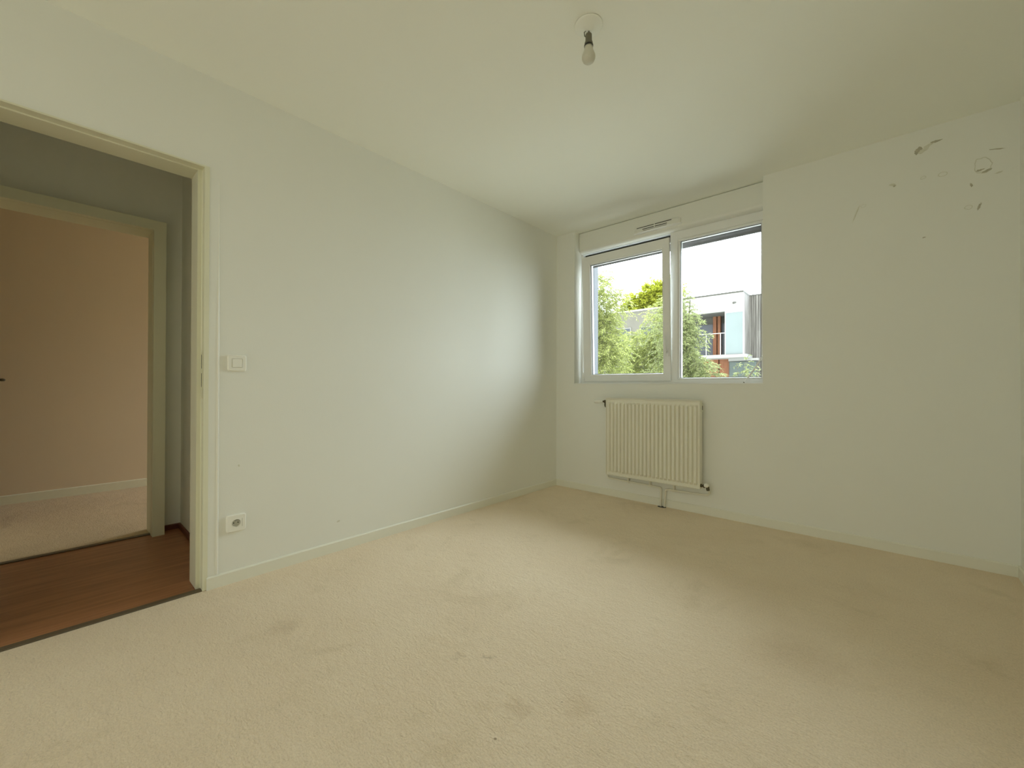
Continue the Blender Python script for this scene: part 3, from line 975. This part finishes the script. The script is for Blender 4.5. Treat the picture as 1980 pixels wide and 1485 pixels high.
b2 = empty('building')
tag(b2, 'low pale rendered house behind the foliage, in the left pane', 'house')
boxes('wall', [(-13.5, -6.6, 23.0, 26.5, -3.0, 6.08)], CONC, b2)
boxes('roof_edge', [(-13.6, -6.5, 22.95, 26.6, 6.08, 6.18)], CLAD, b2)
for a, b_, z0, z1 in ((-11.3, -10.3, 3.6, 5.0), (-9.6, -8.6, 3.6, 5.0), (-11.2, -10.2, 1.0, 2.4), (-9.4, -8.4, 1.0, 2.4)):
    f_ = boxes('window', [(a, b_, 22.93, 23.0, z0, z1)], EDGE, b2)
    boxes('pane', [(a + 0.06, b_ - 0.06, 22.91, 22.93, z0 + 0.06, z1 - 0.06)], WINM, f_)
boxes('ledge', [(-10.9, -10.2, 22.7, 23.0, 2.55, 2.85)], EDGE, b2)
boxes('ledge', [(-9.5, -9.0, 22.7, 23.0, 2.7, 2.9)], EDGE, b2)


# ------------------------------------------------------------------ trees
def tree(name, base, clusters, leafmat, seed, label, leaf=(0.06, 0.10, 0.019), per=14, twig=0.32, bare=(), droop=0.5, trunk=0.06, group=None, dens=3.2):
    """clusters: (x, y, z, rx, ry, rz, n_twigs)"""
    r_ = random.Random(seed)
    root = empty(name)
    tag(root, label, 'tree', group)
    bw = bmesh.new()
    lv, lf = [], []
    base = Vector(base)
    top = max(clusters, key=lambda c: c[2])
    tp = Vector(top[:3])
    # trunk path
    path = [base + (tp - base) * t + Vector((math.sin(t * 5 + seed) * 0.12, math.cos(t * 4 + seed) * 0.12, 0)) for t in [i / 8 for i in range(9)]]
    tube(bw, path, [trunk * (1 - 0.85 * i / 8) for i in range(9)], 8)
    for cl in clusters:
        c = Vector(cl[:3])
        rad_ = Vector(cl[3:6])
        # limb from the trunk to the cluster
        st = min(path, key=lambda p: abs(p.z - (c.z - 0.7)) + 0.2 * (p - c).length)
        mid = (st + c) / 2 + Vector((0, 0, 0.12))
        tube(bw, [st, mid, c], [trunk * 0.22, trunk * 0.13, trunk * 0.05], 6)
        for _ in range(int(cl[6] * dens)):
            d = Vector((r_.gauss(0, 1), r_.gauss(0, 1), r_.gauss(0, 1))).normalized()
            q = c + Vector((d.x * rad_.x, d.y * rad_.y, d.z * rad_.z)) * (r_.random() ** 0.45)
            out = (q - c)
            out.z = out.z * 0.4
            dr = (out.normalized() * 0.7 + Vector((r_.gauss(0, .4), r_.gauss(0, .4), r_.gauss(0.1, .35)))).normalized()
            ln = twig * r_.uniform(0.6, 1.2)
            pts = []
            for k in range(6):
                t = k / 5
                pts.append(q + dr * ln * t + Vector((0, 0, -droop * ln * t * t)))
            tube(bw, [pts[0], pts[2], pts[5]], [0.004, 0.003, 0.0015], 3)
            for k in range(per):
                t = (k + 0.5) / per
                i0 = min(4, int(t * 5))
                ft = t * 5 - i0
                p = pts[i0].lerp(pts[i0 + 1], ft)
                td = (pts[i0 + 1] - pts[i0]).normalized()
                side = td.cross(Vector((r_.gauss(0, .3), r_.gauss(0, .3), 1))).normalized()
                if k % 2:
                    side = -side
                ld = (td * 0.7 + side * r_.uniform(0.5, 1.0) + Vector((0, 0, r_.uniform(-0.35, 0.15)))).normalized()
                wd = ld.cross(Vector((r_.gauss(0, 1), r_.gauss(0, 1), r_.gauss(0, 1)))).normalized() * leaf[2] * r_.uniform(0.8, 1.2) * 0.5
                L_ = r_.uniform(leaf[0], leaf[1])
                n0 = len(lv)
                lv += [p, p + ld * L_ * 0.45 + wd, p + ld * L_, p + ld * L_ * 0.45 - wd]
                lf.append((n0, n0 + 1, n0 + 2, n0 + 3))
    for (a, b_) in bare:
        a, b_ = Vector(a), Vector(b_)
        m_ = (a + b_) / 2 + Vector((0.05, 0, 0.03))
        tube(bw, [a, m_, b_], [0.012, 0.008, 0.003], 5)
    link('branches', bw, BARK, root)
    me = bpy.data.meshes.new('foliage')
    me.from_pydata([tuple(v_) for v_ in lv], [], lf)
    me.materials.append(leafmat)
    fo = bpy.data.objects.new('foliage', me)
    C.objects.link(fo)
    fo.parent = root
    return root


tree('tree', (-3.6, 6.4, -3.0), [
    (-3.15, 6.2, 3.75, 0.35, 0.4, 0.45, 46), (-2.85, 6.1, 3.35, 0.40, 0.4, 0.35, 52), (-3.2, 6.2, 3.0, 0.45, 0.5, 0.45, 95),
    (-3.0, 6.1, 2.4, 0.50, 0.5, 0.45, 130), (-2.75, 6.0, 1.9, 0.5, 0.5, 0.45, 120), (-2.9, 6.0, 1.3, 0.6, 0.5, 0.5, 120),
    (-3.7, 6.4, 2.6, 0.6, 0.6, 0.9, 90), (-3.7, 6.3, 1.2, 0.6, 0.6, 0.7, 70), (-2.42, 6.0, 3.05, 0.14, 0.15, 0.35, 16)],
    LEAF, 1, 'tall narrow leaved tree filling the left side of the left pane', per=13)
tree('tree', (-2.4, 8.2, -3.0), [
    (-2.7, 8.0, 2.25, 0.5, 0.5, 0.40, 95), (-2.0, 8.0, 2.2, 0.55, 0.5, 0.5, 120), (-1.75, 8.0, 2.75, 0.35, 0.4, 0.35, 60), (-1.95, 8.1, 3.2, 0.28, 0.3, 0.3, 26),
    (-2.6, 8.0, 1.5, 0.65, 0.5, 0.5, 150), (-1.7, 8.0, 1.4, 0.6, 0.5, 0.5, 150), (-3.3, 8.1, 1.7, 0.5, 0.5, 0.6, 90), (-2.2, 8.0, 0.8, 1.0, 0.5, 0.5, 120),
    (-2.35, 8.0, 3.0, 0.3, 0.3, 0.3, 16)],
    LEAF, 2, 'bushy green tree in front of the rendered house, behind the centre of the left pane', per=13)
tree('tree', (-0.9, 5.2, -3.0), [
    (-0.52, 5.0, 2.72, 0.12, 0.2, 0.22, 16), (-0.50, 5.0, 2.35, 0.20, 0.3, 0.25, 42), (-0.50, 5.0, 1.95, 0.22, 0.3, 0.3, 65),
    (-0.48, 5.0, 1.50, 0.26, 0.3, 0.25, 70), (-0.50, 5.0, 1.10, 0.30, 0.3, 0.28, 80), (-0.16, 5.0, 1.42, 0.20, 0.2, 0.10, 24), (0.02, 5.0, 1.22, 0.14, 0.1, 0.05, 9),
    (-0.95, 5.2, 2.0, 0.3, 0.4, 0.7, 60), (-0.95, 5.2, 1.1, 0.4, 0.4, 0.4, 50), (-0.22, 5.0, 2.05, 0.10, 0.15, 0.22, 12)],
    LEAFP, 3, 'pale green tree beside the white house, at the left edge of the right pane', leaf=(0.05, 0.085, 0.014), per=13, twig=0.22)
tree('tree', (-11.6, 28.5, -3.0), [
    (-13.0, 28, 7.1, 0.7, 0.8, 0.7, 60), (-12.4, 28, 7.7, 0.6, 0.8, 0.8, 70), (-11.8, 28, 7.3, 0.6, 0.8, 0.6, 60), (-11.1, 28, 8.0, 0.6, 0.8, 0.9, 80), (-10.4, 28, 8.2, 0.7, 0.8, 0.8, 80), (-9.5, 28, 8.3, 0.8, 0.8, 0.8, 80), (-10.6, 28, 6.9, 1.6, 0.8, 0.7, 110)],
    LEAFY, 4, 'yellow green tree rising behind the rendered house roof', leaf=(0.16, 0.26, 0.09), per=12, twig=0.6, droop=0.2, trunk=0.2)
tree('tree', (-10.2, 30.5, -3.0), [
    (-11.9, 30, 10.3, 0.5, 0.4, 0.5, 9), (-11.4, 30, 10.0, 0.5, 0.4, 0.6, 9), (-12.4, 30, 9.6, 0.6, 0.4, 0.4, 8), (-11.2, 30, 9.2, 0.7, 0.4, 0.4, 12), (-11.9, 30, 9.5, 0.5, 0.4, 0.5, 8)],
    LEAF, 5, 'sparse grey twigged treetop above the yellow green tree', leaf=(0.12, 0.2, 0.05), per=9, twig=0.7, droop=0.1, trunk=0.12)
tree('tree', (0.75, 5.4, -3.0), [
    (0.58, 5.1, 1.44, 0.06, 0.05, 0.12, 3), (0.50, 5.1, 1.22, 0.12, 0.1, 0.08, 6), (0.72, 5.1, 1.25, 0.12, 0.1, 0.12, 7)],
    LEAFP, 6, 'young tree top with a few pale sprigs at the lower right of the right pane', leaf=(0.03, 0.05, 0.016), per=11, twig=0.16, trunk=0.02)
